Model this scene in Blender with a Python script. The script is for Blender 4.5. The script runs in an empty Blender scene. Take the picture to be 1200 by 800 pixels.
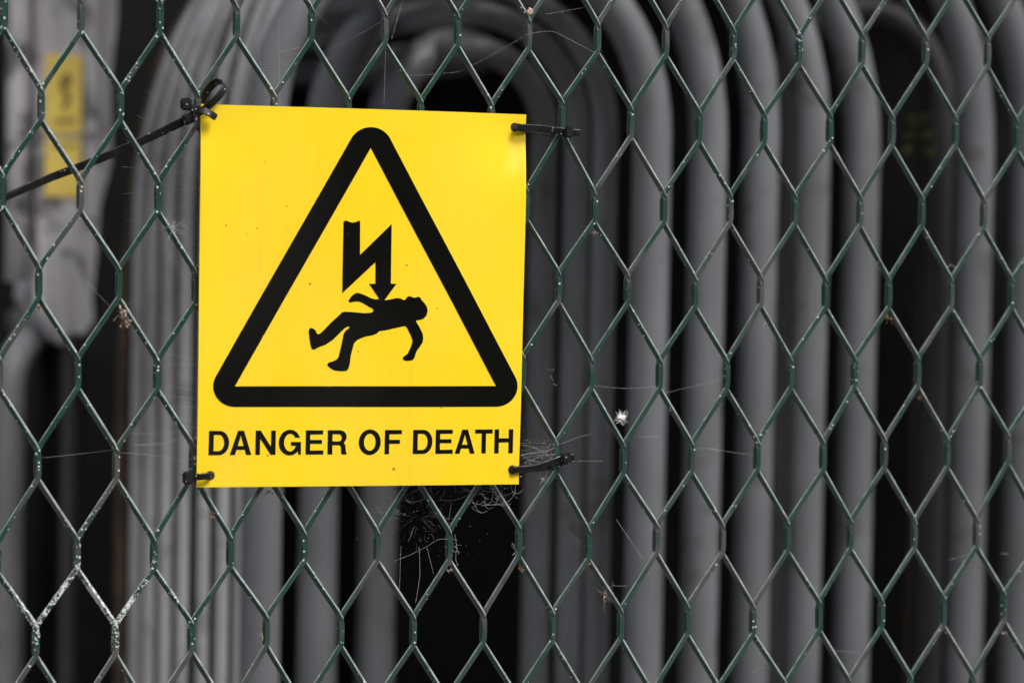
import bpy, bmesh, math, random
import mathutils
from mathutils import Vector, Matrix
from mathutils.geometry import tessellate_polygon

random.seed(7)
sc = bpy.context.scene
COL = sc.collection
R = math.radians

# ------------------------------------------------------------------ camera
# World frame: X along the fence, Y away behind the fence, Z up.
CAM_POS = Vector((-0.7363, -1.8777, 1.5490))
CAM_RIGHT = Vector((0.93244, -0.36087, 0.01789))
CAM_UP = Vector((-0.00318, 0.04133, 0.99914))
CAM_FWD = Vector((0.36130, 0.93170, -0.03740))
FPX = 3333.0
cam_data = bpy.data.cameras.new("camera")
cam = bpy.data.objects.new("camera", cam_data)
COL.objects.link(cam)
m = Matrix((CAM_RIGHT, CAM_UP, -CAM_FWD)).transposed().to_4x4()
m.translation = CAM_POS
cam.matrix_world = m
cam_data.sensor_width = 36.0
cam_data.lens = 100.0
cam_data.clip_start = 0.05
cam_data.clip_end = 3000
cam_data.dof.use_dof = True
cam_data.dof.focus_distance = 1.985
cam_data.dof.aperture_fstop = 4.6
cam_data.dof.aperture_blades = 8
sc.camera = cam

# ------------------------------------------------------------------ sky and sun (bright overcast)
SUN_EL, SUN_AZ = 50.0, 28.0     # azimuth measured from -Y (towards the viewer's side) to +X
world = bpy.data.worlds.new("World"); sc.world = world; world.use_nodes = True
wt = world.node_tree; wt.nodes.clear()
sky = wt.nodes.new("ShaderNodeTexSky"); sky.sky_type = 'NISHITA'; sky.sun_disc = False
sky.sun_elevation = R(SUN_EL); sky.sun_rotation = R(180 - SUN_AZ)
sky.dust_density = 4.0; sky.air_density = 1.0; sky.ozone_density = 1.0
hs = wt.nodes.new("ShaderNodeHueSaturation"); hs.inputs['Saturation'].default_value = 0.25
bg = wt.nodes.new("ShaderNodeBackground"); bg.inputs['Strength'].default_value = 0.12
wo = wt.nodes.new("ShaderNodeOutputWorld")
wt.links.new(sky.outputs[0], hs.inputs['Color']); wt.links.new(hs.outputs[0], bg.inputs['Color'])
wt.links.new(bg.outputs[0], wo.inputs['Surface'])
sun_d = bpy.data.lights.new("sun", 'SUN'); sun_d.energy = 1.3; sun_d.angle = R(22); sun_d.color = (1.0, 0.96, 0.90)
sun = bpy.data.objects.new("sun", sun_d); COL.objects.link(sun)
sd = Vector((math.sin(R(SUN_AZ)) * math.cos(R(SUN_EL)), -math.cos(R(SUN_AZ)) * math.cos(R(SUN_EL)), math.sin(R(SUN_EL))))
sun.rotation_euler = sd.to_track_quat('Z', 'Y').to_euler()
sc.view_settings.view_transform = 'Standard'; sc.view_settings.look = 'None'
sc.view_settings.gamma = 1.0; sc.view_settings.use_curve_mapping = False
sc.view_settings.exposure = 1.05
sc.cycles.max_bounces = 8

# ------------------------------------------------------------------ helpers
def ray(px, py):
    return (CAM_FWD + CAM_RIGHT * ((px - 600) / FPX) + CAM_UP * ((400 - py) / FPX))
def at(px, py, Y=0.0):
    """point on the vertical plane Y that the photograph shows at (px, py)"""
    d = ray(px, py); k = (Y - CAM_POS.y) / d.y
    return CAM_POS + d * k
def link_mesh(name, verts, faces, mat=None, parent=None, smooth=False, kind=None):
    me = bpy.data.meshes.new(name); me.from_pydata([tuple(v) for v in verts], [], faces); me.update()
    if smooth: me.polygons.foreach_set('use_smooth', [True] * len(me.polygons))
    if mat: me.materials.append(mat)
    o = bpy.data.objects.new(name, me); COL.objects.link(o)
    if parent: o.parent = parent
    if kind: o['kind'] = kind
    return o
def empty(name, label, cat, group=None, loc=(0, 0, 0)):
    o = bpy.data.objects.new(name, None); COL.objects.link(o); o.empty_display_size = 0.05
    tag(o, label, cat, group); return o
def tag(o, label, cat, group=None):
    o['label'] = label; o['category'] = cat
    if group: o['group'] = group
    return o
def box(x0, x1, y0, y1, z0, z1):
    v = [(x, y, z) for x in (x0, x1) for y in (y0, y1) for z in (z0, z1)]
    f = [(0, 1, 3, 2), (4, 6, 7, 5), (0, 4, 5, 1), (2, 3, 7, 6), (0, 2, 6, 4), (1, 5, 7, 3)]
    return v, f
def merge(parts):
    V, F = [], []
    for v, f in parts:
        b = len(V); V += list(v); F += [tuple(i + b for i in q) for q in f]
    return V, F
def catmull(pts, n):
    P = [Vector(p) for p in pts]; out = []
    for i in range(len(P) - 1):
        p0 = P[max(i - 1, 0)]; p1 = P[i]; p2 = P[i + 1]; p3 = P[min(i + 2, len(P) - 1)]
        for k in range(n):
            t = k / n
            out.append(0.5 * ((2 * p1) + (p2 - p0) * t + (2 * p0 - 5 * p1 + 4 * p2 - p3) * t * t + (3 * p1 - p0 - 3 * p2 + p3) * t ** 3))
    out.append(P[-1]); return out
def tube(path, rad, n=16, cap=True):
    """round tube along a path; rad a number or a list"""
    V, F = [], []; L = len(path); prev = None
    for i, p in enumerate(path):
        t = (path[min(i + 1, L - 1)] - path[max(i - 1, 0)]).normalized()
        if prev is None:
            a = Vector((0, 1, 0)) if abs(t.y) < 0.9 else Vector((1, 0, 0))
            nrm = (a - t * a.dot(t)).normalized()
        else:
            nrm = (prev - t * prev.dot(t)).normalized()
        prev = nrm; b = t.cross(nrm); r = rad[i] if isinstance(rad, (list, tuple)) else rad
        for k in range(n):
            a = 2 * math.pi * k / n
            V.append(p + nrm * (r * math.cos(a)) + b * (r * math.sin(a)))
    for i in range(L - 1):
        for k in range(n):
            F.append((i * n + k, i * n + (k + 1) % n, (i + 1) * n + (k + 1) % n, (i + 1) * n + k))
    if cap:
        F.append(tuple(range(n - 1, -1, -1))); F.append(tuple((L - 1) * n + k for k in range(n)))
    return V, F
def ribbon(path, wdirs, w, t):
    """flat strap: width w along wdirs[i], thickness t across; w may be a list"""
    V, F = [], []; L = len(path)
    for i, p in enumerate(path):
        T = (path[min(i + 1, L - 1)] - path[max(i - 1, 0)]).normalized()
        W = wdirs[i] if isinstance(wdirs, list) else wdirs
        W = (W - T * W.dot(T)).normalized(); N = T.cross(W)
        ww = w[i] if isinstance(w, list) else w
        for a, b in ((-.5, -.3), (-.42, -.5), (.42, -.5), (.5, -.3), (.5, .3), (.42, .5), (-.42, .5), (-.5, .3)):
            V.append(p + W * (a * ww) + N * (b * t))
    n = 8
    for i in range(L - 1):
        for k in range(n):
            F.append((i * n + k, i * n + (k + 1) % n, (i + 1) * n + (k + 1) % n, (i + 1) * n + k))
    F.append(tuple(range(n - 1, -1, -1))); F.append(tuple((L - 1) * n + k for k in range(n)))
    return V, F
def oriented_box(c, ax, ay, az, sx, sy, sz, bev=0.18):
    """chamfered block centred at c with unit axes"""
    bm = bmesh.new(); bmesh.ops.create_cube(bm, size=1.0)
    for v in bm.verts: v.co = Vector((v.co.x * sx, v.co.y * sy, v.co.z * sz))
    bmesh.ops.bevel(bm, geom=bm.edges[:], offset=min(sx, sy, sz) * bev, segments=2, affect='EDGES')
    V = [c + ax * v.co.x + ay * v.co.y + az * v.co.z for v in bm.verts]
    bm.verts.index_update(); F = [tuple(v.index for v in f.verts) for f in bm.faces]; bm.free()
    return V, F

# ------------------------------------------------------------------ materials
def mat(name):
    M = bpy.data.materials.new(name); M.use_nodes = True
    nt = M.node_tree; b = nt.nodes["Principled BSDF"]
    return M, nt, b
class N:
    """tiny node-graph helper"""
    def __init__(s, nt): s.nt = nt
    def new(s, typ, **kw):
        n = s.nt.nodes.new(typ)
        for k, v in kw.items(): setattr(n, k, v)
        return n
    def lk(s, a, b): s.nt.links.new(a, b)
    def coord(s):
        return s.new("ShaderNodeTexCoord").outputs['Object']
    def noise(s, vec, scale, detail=3, rough=0.55, dist=0.0):
        n = s.new("ShaderNodeTexNoise"); n.inputs['Scale'].default_value = scale; n.inputs['Detail'].default_value = detail
        n.inputs['Roughness'].default_value = rough; n.inputs['Distortion'].default_value = dist
        s.lk(vec, n.inputs['Vector']); return n.outputs['Fac']
    def vor(s, vec, scale):
        n = s.new("ShaderNodeTexVoronoi"); n.inputs['Scale'].default_value = scale; s.lk(vec, n.inputs['Vector']); return n
    def math(s, op, a, b=0.5, clamp=False):
        n = s.new("ShaderNodeMath", operation=op, use_clamp=clamp)
        for i, x in enumerate((a, b)):
            if isinstance(x, (int, float)): n.inputs[i].default_value = x
            else: s.lk(x, n.inputs[i])
        return n.outputs[0]
    def ramp(s, fac, lo, hi, a=0.0, b=1.0):
        n = s.new("ShaderNodeMapRange"); n.inputs['From Min'].default_value = lo; n.inputs['From Max'].default_value = hi
        n.inputs['To Min'].default_value = a; n.inputs['To Max'].default_value = b; n.clamp = True
        s.lk(fac, n.inputs['Value']); return n.outputs['Result']
    def mix(s, fac, a, b):
        n = s.new("ShaderNodeMix", data_type='RGBA')
        for k, x in ((0, fac), (6, a), (7, b)):
            if isinstance(x, tuple): n.inputs[k].default_value = (*x, 1.0)
            elif isinstance(x, (int, float)): n.inputs[k].default_value = x
            else: s.lk(x, n.inputs[k])
        return n.outputs[2]
    def mapping(s, vec, scale):
        n = s.new("ShaderNodeMapping"); n.inputs['Scale'].default_value = scale; s.lk(vec, n.inputs['Vector']); return n.outputs[0]
    def sep(s, vec):
        n = s.new("ShaderNodeSeparateXYZ"); s.lk(vec, n.inputs[0]); return n.outputs
    def bump(s, h, strength, dist, bsdf):
        n = s.new("ShaderNodeBump"); n.inputs['Strength'].default_value = strength; n.inputs['Distance'].default_value = dist
        s.lk(h, n.inputs['Height']); s.lk(n.outputs[0], bsdf.inputs['Normal'])

def simple(name, col, rough=0.6, var=0.25, scale=30.0, spec=0.5, bump=0.0):
    M, nt, b = mat(name); g = N(nt); c = g.coord()
    f = g.noise(c, scale, 4)
    dark = tuple(x * (1 - var) for x in col); lite = tuple(min(1, x * (1 + var)) for x in col)
    g.lk(g.mix(g.ramp(f, .3, .7), dark, lite), b.inputs['Base Color'])
    b.inputs['Roughness'].default_value = rough; b.inputs['Specular IOR Level'].default_value = spec
    if bump: g.bump(f, bump, 0.002, b)
    return M

def green_paint():
    M, nt, b = mat("green_powder_coat"); g = N(nt); c = g.coord()
    base = g.mix(g.ramp(g.noise(c, 45, 3), .3, .7), (.0085, .036, .026), (.013, .052, .037))
    base = g.mix(g.ramp(g.sep(c)[0], -.35, .35, .0, .12), base, (.085, .10, .096))      # dustier towards the right
    # grimy brown-purple film in patches
    grime = g.ramp(g.noise(c, 14, 3, .6, .4), .50, .62)
    grime = g.math('MULTIPLY', grime, g.ramp(g.noise(c, 160, 3), .3, .6, .35, .9))
    base = g.mix(grime, base, (.055, .046, .047))
    # sky highlight put into the colour of upward faces, as a pale dusty tone
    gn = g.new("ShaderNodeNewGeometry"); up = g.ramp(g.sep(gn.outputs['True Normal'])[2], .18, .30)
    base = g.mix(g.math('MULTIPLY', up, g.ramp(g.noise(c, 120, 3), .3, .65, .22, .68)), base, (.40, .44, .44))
    # paint overspray: white specks, denser on the left bays
    x = g.sep(c)
    dens = g.ramp(x[0], -.50, -.12, .52, .08)
    dens = g.math('ADD', dens, g.ramp(g.noise(c, 26, 2), .35, .68, -.22, .26))
    v = g.vor(c, 460); vs = g.new("ShaderNodeSeparateColor"); g.lk(v.outputs['Color'], vs.inputs[0])
    keep = g.math('LESS_THAN', vs.outputs[0], dens)
    size = g.math('MULTIPLY_ADD', vs.outputs[1], .26)
    nt.nodes[-1].inputs[2].default_value = .10
    speck = g.math('MULTIPLY', keep, g.math('LESS_THAN', v.outputs['Distance'], size))
    # a big splash of dried white near the bottom of the left bays
    cz = SPLASH
    dx = g.math('MULTIPLY', g.math('SUBTRACT', x[0], cz.x), 1 / .125); dz = g.math('MULTIPLY', g.math('SUBTRACT', x[2], cz.z), 1 / .062)
    rr = g.math('SQRT', g.math('ADD', g.math('MULTIPLY', dx, dx), g.math('MULTIPLY', dz, dz)))
    sm = g.ramp(rr, .25, 1.25, .540, .22)
    nn = g.math('ADD', g.math('MULTIPLY', g.noise(c, 620, 3, .6), .75), g.math('MULTIPLY', g.noise(c, 70, 2), .25))
    splash = g.math('LESS_THAN', nn, g.math('SUBTRACT', sm, .045))
    white = g.math('MAXIMUM', speck, splash)
    g.lk(g.mix(white, base, (.54, .56, .55)), b.inputs['Base Color'])
    g.lk(g.ramp(g.math('MAXIMUM', white, grime), 0, 1, .24, .75), b.inputs['Roughness'])
    b.inputs['Coat Weight'].default_value = .5; b.inputs['Coat Roughness'].default_value = .22
    g.bump(g.math('ADD', g.noise(c, 900, 2), g.math('MULTIPLY', white, .6)), .25, .0004, b)
    return M
def sign_yellow():
    M, nt, b = mat("sign_yellow"); g = N(nt); c = g.coord()
    base = g.mix(g.ramp(g.noise(c, 9, 3), .3, .7), (.86, .60, .016), (.90, .635, .022))
    v = g.vor(c, 55); vs = g.new("ShaderNodeSeparateColor"); g.lk(v.outputs['Color'], vs.inputs[0])
    sp = g.math('MULTIPLY', g.math('LESS_THAN', vs.outputs[0], .22), g.ramp(v.outputs['Distance'], .02, .05, .7, 0))
    base = g.mix(sp, base, (.25, .13, .01))
    sheen = g.ramp(g.noise(g.mapping(c, (14, 1, 4)), 1.2, 2, .5), .45, .85, 0, .10)  # soft upright reflections painted pale into the yellow
    base = g.mix(sheen, base, (.75, .62, .30))
    run = g.math('MULTIPLY', g.ramp(g.noise(g.mapping(c, (60, 1, 3.5)), 2.0, 3, .6), .56, .74, 0, .14), g.ramp(g.noise(c, 14, 2), .4, .6))
    base = g.mix(run, base, (.42, .30, .06))
    g.lk(base, b.inputs['Base Color'])
    g.lk(g.ramp(g.noise(c, 70, 3), .3, .7, .11, .17), b.inputs['Roughness'])
    b.inputs['Specular IOR Level'].default_value = .5
    return M
def sign_black():
    M, nt, b = mat("sign_black_ink"); g = N(nt); c = g.coord()
    v = g.vor(c, 170); vs = g.new("ShaderNodeSeparateColor"); g.lk(v.outputs['Color'], vs.inputs[0])
    sp = g.math('MULTIPLY', g.math('LESS_THAN', vs.outputs[0], .04), g.ramp(v.outputs['Distance'], .03, .08, .22, 0))
    g.lk(g.mix(sp, (.0045, .0045, .004), (.25, .25, .24)), b.inputs['Base Color'])
    g.lk(g.ramp(g.noise(c, 70, 3), .3, .7, .11, .17), b.inputs['Roughness'])
    b.inputs['Specular IOR Level'].default_value = .42
    return M
def tube_paint(name="tube_grey_paint", col=(.17, .175, .185), stain=1.0, thr=.585):
    M, nt, b = mat(name); g = N(nt); c = g.coord()
    oi = g.new("ShaderNodeObjectInfo").outputs['Random']
    f = g.noise(c, 6, 4, .6)
    base = g.mix(g.ramp(f, .3, .7), tuple(x * .78 for x in col), tuple(x * 1.2 for x in col))
    streak = g.ramp(g.noise(g.mapping(c, (22, 22, 1.6)), 2.0, 4, .6), .50, .68, 0, min(.9, .55 * stain))
    base = g.mix(streak, base, (.075, .072, .072))
    blot = g.ramp(g.noise(c, 18, 4, .65), thr, thr + .07, 0, min(.85, .7 * stain))
    base = g.mix(blot, base, (.055, .05, .045))
    rust = g.ramp(g.noise(c, 31, 4, .65), .70, .76, 0, min(.9, .6 * stain))
    base = g.mix(rust, base, (.11, .05, .022))
    base = g.mix(g.math('MULTIPLY', oi, .18), base, tuple(x * .6 for x in col))
    g.lk(base, b.inputs['Base Color'])
    b.inputs['Roughness'].default_value = .52
    return M
SPLASH = at(95, 712, 0)
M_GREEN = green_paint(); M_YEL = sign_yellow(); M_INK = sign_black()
M_TUBE = tube_paint("tube_grey_paint", (.108, .112, .124)); M_TUBE_L = tube_paint("tube_pale_grey_paint", (.235, .235, .247), .6); M_TUBE_D = tube_paint("tube_shade_grey", (.040, .038, .040))  # darkest copy puts the shade of deep tubes into their colour
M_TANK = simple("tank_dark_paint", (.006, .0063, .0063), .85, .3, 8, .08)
M_NYLON = None
def nylon():
    M, nt, b = mat("black_nylon"); g = N(nt); c = g.coord()
    v = g.vor(c, 420); vs = g.new("ShaderNodeSeparateColor"); g.lk(v.outputs['Color'], vs.inputs[0])
    sp = g.math('MULTIPLY', g.math('LESS_THAN', vs.outputs[0], .14), g.math('LESS_THAN', v.outputs['Distance'], .22))
    base = g.mix(g.ramp(g.noise(c, 200, 3), .45, .75, 0, .5), (.006, .006, .006), (.03, .027, .024))
    g.lk(g.mix(sp, base, (.5, .48, .44)), b.inputs['Base Color']); b.inputs['Roughness'].default_value = .42; b.inputs['Specular IOR Level'].default_value = .35
    return M
M_NYLON = nylon()
M_RUST = simple("rusty_steel", (.040, .026, .017), .85, .45, 40, .3)
M_WEB = simple("spider_silk", (.42, .41, .40), .6, .15, 50)
M_FLUFF = simple("dead_fluff", (.30, .24, .20), .95, .5, 900)
M_WHITEFLUFF = simple("white_seed_fluff", (.80, .78, .77), .9, .1, 300)
M_LEAF = simple("dead_leaf_crumb", (.24, .13, .07), .9, .5, 600)

# ------------------------------------------------------------------ ground and plinth (setting)
def ground_mat():
    M, nt, b = mat("gravel_ground"); g = N(nt); c = g.coord()
    f = g.noise(c, 60, 4); v = g.vor(c, 45)
    g.lk(g.mix(f, (.07, .065, .06), (.20, .19, .175)), b.inputs['Base Color']); b.inputs['Roughness'].default_value = .9
    g.bump(v.outputs['Distance'], .8, .02, b); return M
v = [(-1500, -1500, 0), (1500, -1500, 0), (1500, 1500, 0), (-1500, 1500, 0)]
o = link_mesh("ground", v, [(0, 1, 2, 3)], ground_mat()); o['kind'] = 'structure'
V, F = box(-2.6, 2.9, 0.45, 2.5, 0.004, 0.22)
o = link_mesh("concrete_plinth", V, F, simple("concrete", (.26, .25, .235), .9, .2, 12)); o['kind'] = 'structure'

# ------------------------------------------------------------------ added tall foliage wall, unseen behind the viewer, to block front sky light
def hedge_mat():
    M, nt, b = mat("hedge_leaves"); g = N(nt); c = g.coord()
    g.lk(g.mix(g.noise(c, 3.0, 4), (.018, .030, .010), (.060, .085, .028)), b.inputs['Base Color']); b.inputs['Roughness'].default_value = .6
    return M
added_hedge = empty("added_hedge", "added dark green foliage wall, unseen behind the viewer, to darken the sign and front light", "added_hedge")
rh = random.Random(3); V = []; F = []
for i in range(32000):
    x = rh.uniform(-5, 18); ztop = 7.6 + .8 * math.sin(x * .9) + .6 * math.sin(x * 2.3 + 1)
    if 2.0 < x < 4.4: ztop = 2.9 + .5 * math.sin(x * 5)      # a gap where the sky shows
    z = rh.uniform(.15, 1) ** .8 * ztop; y = -7.5 + rh.uniform(-.5, .75) + .3 * math.sin(x * 1.7 + z)
    c = Vector((x, y, z)); a = Vector((rh.gauss(0, 1), rh.gauss(0, 1), rh.gauss(0, 1))).normalized(); b2 = a.cross(Vector((rh.gauss(0, 1), rh.gauss(0, 1), rh.gauss(0, 1)))).normalized()
    s = rh.uniform(.12, .27); k = len(V); V += [c - a * s, c + b2 * s * .5, c + a * s, c - b2 * s * .5]; F.append((k, k + 1, k + 2, k + 3))
link_mesh("foliage", V, F, hedge_mat(), added_hedge, kind="stuff")
for i in range(18):
    x = -4.5 + i * 1.28 + rh.uniform(-.4, .4)
    link_mesh("trunk", *tube([Vector((x + .1 * math.sin(k + i), -7.7, 1.5 * k)) for k in range(5)], [.13 - .02 * k for k in range(5)], 8), M_RUST, added_hedge, True)

# ------------------------------------------------------------------ transformer with bent cooling tubes
Y1 = 0.75; LAYER = 0.072; RT = 0.0195
ZB = 0.30                                    # tubes end in the bottom header
tr = empty("transformer", "large grey transformer with rows of bent upright cooling tubes behind the mesh fence", "transformer")
def leg_x(px, Y=Y1): return at(px, 430, Y).x
Z_SPR = at(560, 150, Y1).z
def arch_path(xl, xr, Y, zs, zb=ZB, yl=None, squash=1.0):
    r = (xr - xl) / 2; cx = (xr + xl) / 2; P = []
    for k in range(9): P.append(Vector((xl, Y, zb + (zs - zb) * k / 8)))
    for k in range(1, 28):
        a = math.pi * (1 - k / 28); P.append(Vector((cx + r * math.cos(a), Y, zs + r * squash * math.sin(a))))
    for k in range(9): P.append(Vector((xr, Y, zs - (zs - zb) * k / 8)))
    return P
def add_tube(path, r, mt, name="cooling_tube"):
    V, F = tube(path, r, 20); return link_mesh(name, V, F, mt, tr, True)
# front arch, then thinner paler tubes one behind the other: the tight cluster beside the sign
add_tube(arch_path(leg_x(309), leg_x(759), Y1, Z_SPR), RT, M_TUBE)
XL, XR, R0 = leg_x(309), leg_x(759), (leg_x(759) - leg_x(309)) / 2
for j in range(1, 8):
    Y = Y1 + j * LAYER; x = XL + random.uniform(-.003, .003); zs = Z_SPR - .055 + random.uniform(-.005, .005) - .008 * j
    P = [Vector((x, Y, ZB + (zs - ZB) * k / 8)) for k in range(9)]
    for k in range(1, 19):
        t = math.pi / 2 * k / 18; P.append(Vector((x + R0 - R0 * math.cos(t), Y, zs + 1.75 * R0 * math.sin(t))))
    P.append(Vector((x + R0 + .05, Y + .01, zs + 1.75 * R0)))
    add_tube(P, .0070, M_TUBE_L)
# slimmer legs inside the front arch on its right, stepping back into the dark
for px, dy, rt in ((704, .072, .0130), (671, .150, .0135), (632, .26, .0150)):
    Y = Y1 + dy; x = leg_x(px, Y); r = x - leg_x(548, Y); zs = at(560, 150, Y).z
    P = [Vector((x, Y, ZB + (zs - ZB) * k / 8)) for k in range(9)]
    for k in range(1, 19):
        t = math.pi / 2 * k / 18; P.append(Vector((x - r + r * math.cos(t), Y, zs + r * math.sin(t))))
    P += [Vector((x - r - .02, Y + .03, zs + r)), Vector((x - r - .03, 1.85, zs + r))]
    add_tube(P, rt, M_TUBE)
# two inner tubes that rise on the left, bend over to the right and run back into the tank
YI = Y1 + .30
for px, rpx, xe in ((445, 104, 575), (376, 168, 570)):
    x = leg_x(px, YI); r = leg_x(px + rpx, YI) - x
    P = [Vector((x, YI, ZB + (Z_SPR - ZB) * k / 8)) for k in range(9)]
    for k in range(1, 15):
        t = math.pi / 2 * k / 14; P.append(Vector((x + r - r * math.cos(t), YI + .05 * max(0, (k - 6) / 8) ** 2, Z_SPR + r * math.sin(t))))
    for k in range(1, 9):
        t = math.pi / 2 * k / 8; P.append(Vector((x + r + .07 * math.sin(t), YI + .05 + .07 * (1 - math.cos(t)) + .01 * k, Z_SPR + r)))
    P.append(Vector((x + r + .07, 1.85, Z_SPR + r)))
    add_tube(P, RT * 1.07, M_TUBE)
# the long row to the right: each tube rises, bends over to the left and runs into the top header
def hook_path(x, Y, zs, r, xe):
    P = [Vector((x, Y, ZB + (zs - ZB) * k / 8)) for k in range(9)]
    for k in range(1, 17):
        a = math.pi / 2 * k / 16; P.append(Vector((x - r + r * math.cos(a), Y, zs + r * math.sin(a))))
    P += [Vector((x - r - .02, Y + .02, zs + r)), Vector((x - r - .03, Y + .08, zs + r)), Vector((x - r - .03, Y + .7, zs + r))]
    return P
for k, px in enumerate((823, 886, 946, 1006, 1139, 1197, 1254, 1310, 1365, 1419, 1472, 1524, 1575, 1625, 1674)):
    x = leg_x(px); add_tube(hook_path(x, Y1 + random.uniform(-.004, .004), Z_SPR + random.uniform(-.01, .01), .30 + .012 * min(k, 8), x - .34), RT, M_TUBE)
# deeper, darker arches seen through the gap on the right
YC = Y1 + .30
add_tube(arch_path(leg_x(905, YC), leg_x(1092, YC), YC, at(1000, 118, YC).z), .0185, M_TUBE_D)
# rusty conduit just outside the left cluster
YR = Y1 + 7.2 * LAYER
rp = [at(141, 1400, YR), at(141, 800, YR), at(142, 560, YR), at(146, 420, YR), at(152, 300, YR), at(161, 210, YR), at(176, 130, YR), at(198, 60, YR), at(232, 0, YR), at(290, -55, YR), at(380, -100, YR), at(500, -120, YR)]
add_tube(catmull(rp, 6), .0075, M_RUST, "rusty_conduit")
# far left arch
YL = 1.50
x = leg_x(12, YL); zs = at(40, 452, YL).z; r = leg_x(72, YL) - x
P = [Vector((x, YL, ZB + (zs - ZB) * k / 8)) for k in range(9)]
for k in range(1, 15):
    t = math.pi / 2 * k / 14; P.append(Vector((x + r - r * math.cos(t), YL + .10 * (k / 14) ** 2, zs + r * math.sin(t))))
P += [Vector((x + r + .03, YL + .22, zs + r)), Vector((x + r + .05, YL + .5, zs + r))]
add_tube(P, .0185, M_TUBE_L)
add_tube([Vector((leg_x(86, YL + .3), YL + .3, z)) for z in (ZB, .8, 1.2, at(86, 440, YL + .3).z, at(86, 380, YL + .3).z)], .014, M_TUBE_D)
add_tube([Vector((leg_x(-52, YL), YL, z)) for z in (ZB, .8, 1.4, 2.0)], .0185, M_TUBE_L)
# tank wall behind everything, bottom header, added out-of-view slabs overhead to block light
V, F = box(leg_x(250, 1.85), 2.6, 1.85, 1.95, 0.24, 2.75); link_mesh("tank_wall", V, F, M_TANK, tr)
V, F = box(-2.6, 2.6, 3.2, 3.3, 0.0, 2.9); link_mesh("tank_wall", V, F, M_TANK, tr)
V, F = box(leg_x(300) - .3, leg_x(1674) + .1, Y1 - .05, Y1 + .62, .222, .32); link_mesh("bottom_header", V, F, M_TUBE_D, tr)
V, F = box(leg_x(330), leg_x(790), Y1 + .25, 1.85, 2.22, 2.42); link_mesh("shade_slab", V, F, M_TANK, tr)
V, F = box(leg_x(790), 2.6, Y1 + .12, 1.85, 2.12, 2.40); link_mesh("shade_slab", V, F, M_TANK, tr)
V, F = box(-2.4, leg_x(330), 2.45, 3.30, 2.09, 2.40); link_mesh("shade_slab", V, F, M_TANK, tr)
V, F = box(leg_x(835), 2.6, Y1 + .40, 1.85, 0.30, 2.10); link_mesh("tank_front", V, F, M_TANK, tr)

# ------------------------------------------------------------------ grey cabinet with yellow plates, far left
YK = 1.50
M_CAB = tube_paint("weathered_galvanised", (.60, .575, .60), 1.1, 0.525)
cb = empty("steel_cabinet", "weathered mottled grey steel post box far back at the upper left", "cabinet")
def slab(name, outline, y0, y1, mt):
    """upright plate with a traced side outline and real depth"""
    A = [at(px, py, YK) for px, py in outline]; n = len(A)
    V = [Vector((p.x, y0, p.z)) for p in A] + [Vector((p.x, y1, p.z)) for p in A]
    F = [tuple(range(n - 1, -1, -1)), tuple(range(n, 2 * n))] + [(i, (i + 1) % n, n + (i + 1) % n, n + i) for i in range(n)]
    return link_mesh(name, V, F, mt, cb)
slab("body", [(44, -160), (134, -160), (138, 20), (130, 90), (131, 190), (118, 240), (113, 300), (108, 350), (110, 376), (98, 392), (86, 388), (74, 404), (60, 396), (50, 372), (40, 352), (46, 300), (42, 240)], YK, YK + .12, M_CAB)
slab("hinge_strip", [(98, -160), (112, -160), (112, 250), (98, 260)], YK - .012, YK - .001, M_CAB)
q0 = at(10, 300, YK); q1 = at(36, 300, YK); zl = at(60, 400, YK).z
link_mesh("side_conduit", *tube([Vector(((q0.x + q1.x) / 2, YK + .02, z)) for z in (at(20, 330, YK).z, 1.7, 1.9, 2.5)], (q1.x - q0.x) / 2, 14), M_CAB, cb, True)
link_mesh("leg", *tube([Vector((at(100, 300, YK).x - .03, YK + .06, z)) for z in (.0, .8, 1.2, zl + .02)], .012, 12), M_TANK, cb, True)
M_PLATE = simple("faded_yellow_plate", (.95, .70, .15), .5, .08, 25)
M_PLATEINK = simple("faded_plate_ink", (.30, .19, .05), .6, .2, 25)
def plate(a, b, c, d, label, marks):
    t = empty("warning_plate", label, "plate", "small yellow plates on the grey cabinet")
    P = at(a, b, YK - .004); Q = at(c, d, YK - .004)
    V, F = box(P.x, Q.x, YK - .004, YK - .0005, Q.z, P.z); link_mesh("plate_sheet", V, F, M_PLATE, t)
    for mk in marks:
        pts = [at(x, y, YK - .0046) for x, y in mk]
        n = len(pts); link_mesh("printed_mark", pts, [tuple(range(n))], M_PLATEINK, t)
plate(54, 64, 95, 157, "upper of the two blurred yellow plates on the grey cabinet",
      [[(70, 92), (80, 84), (86, 96), (78, 104), (84, 116), (76, 130), (72, 128), (76, 114), (70, 104)], [(63, 140), (88, 139), (88, 144), (63, 145)]])
plate(54, 162, 94, 231, "lower of the two blurred yellow plates on the grey cabinet", [[(60, 170), (90, 169), (90, 172), (60, 173)]])

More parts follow.
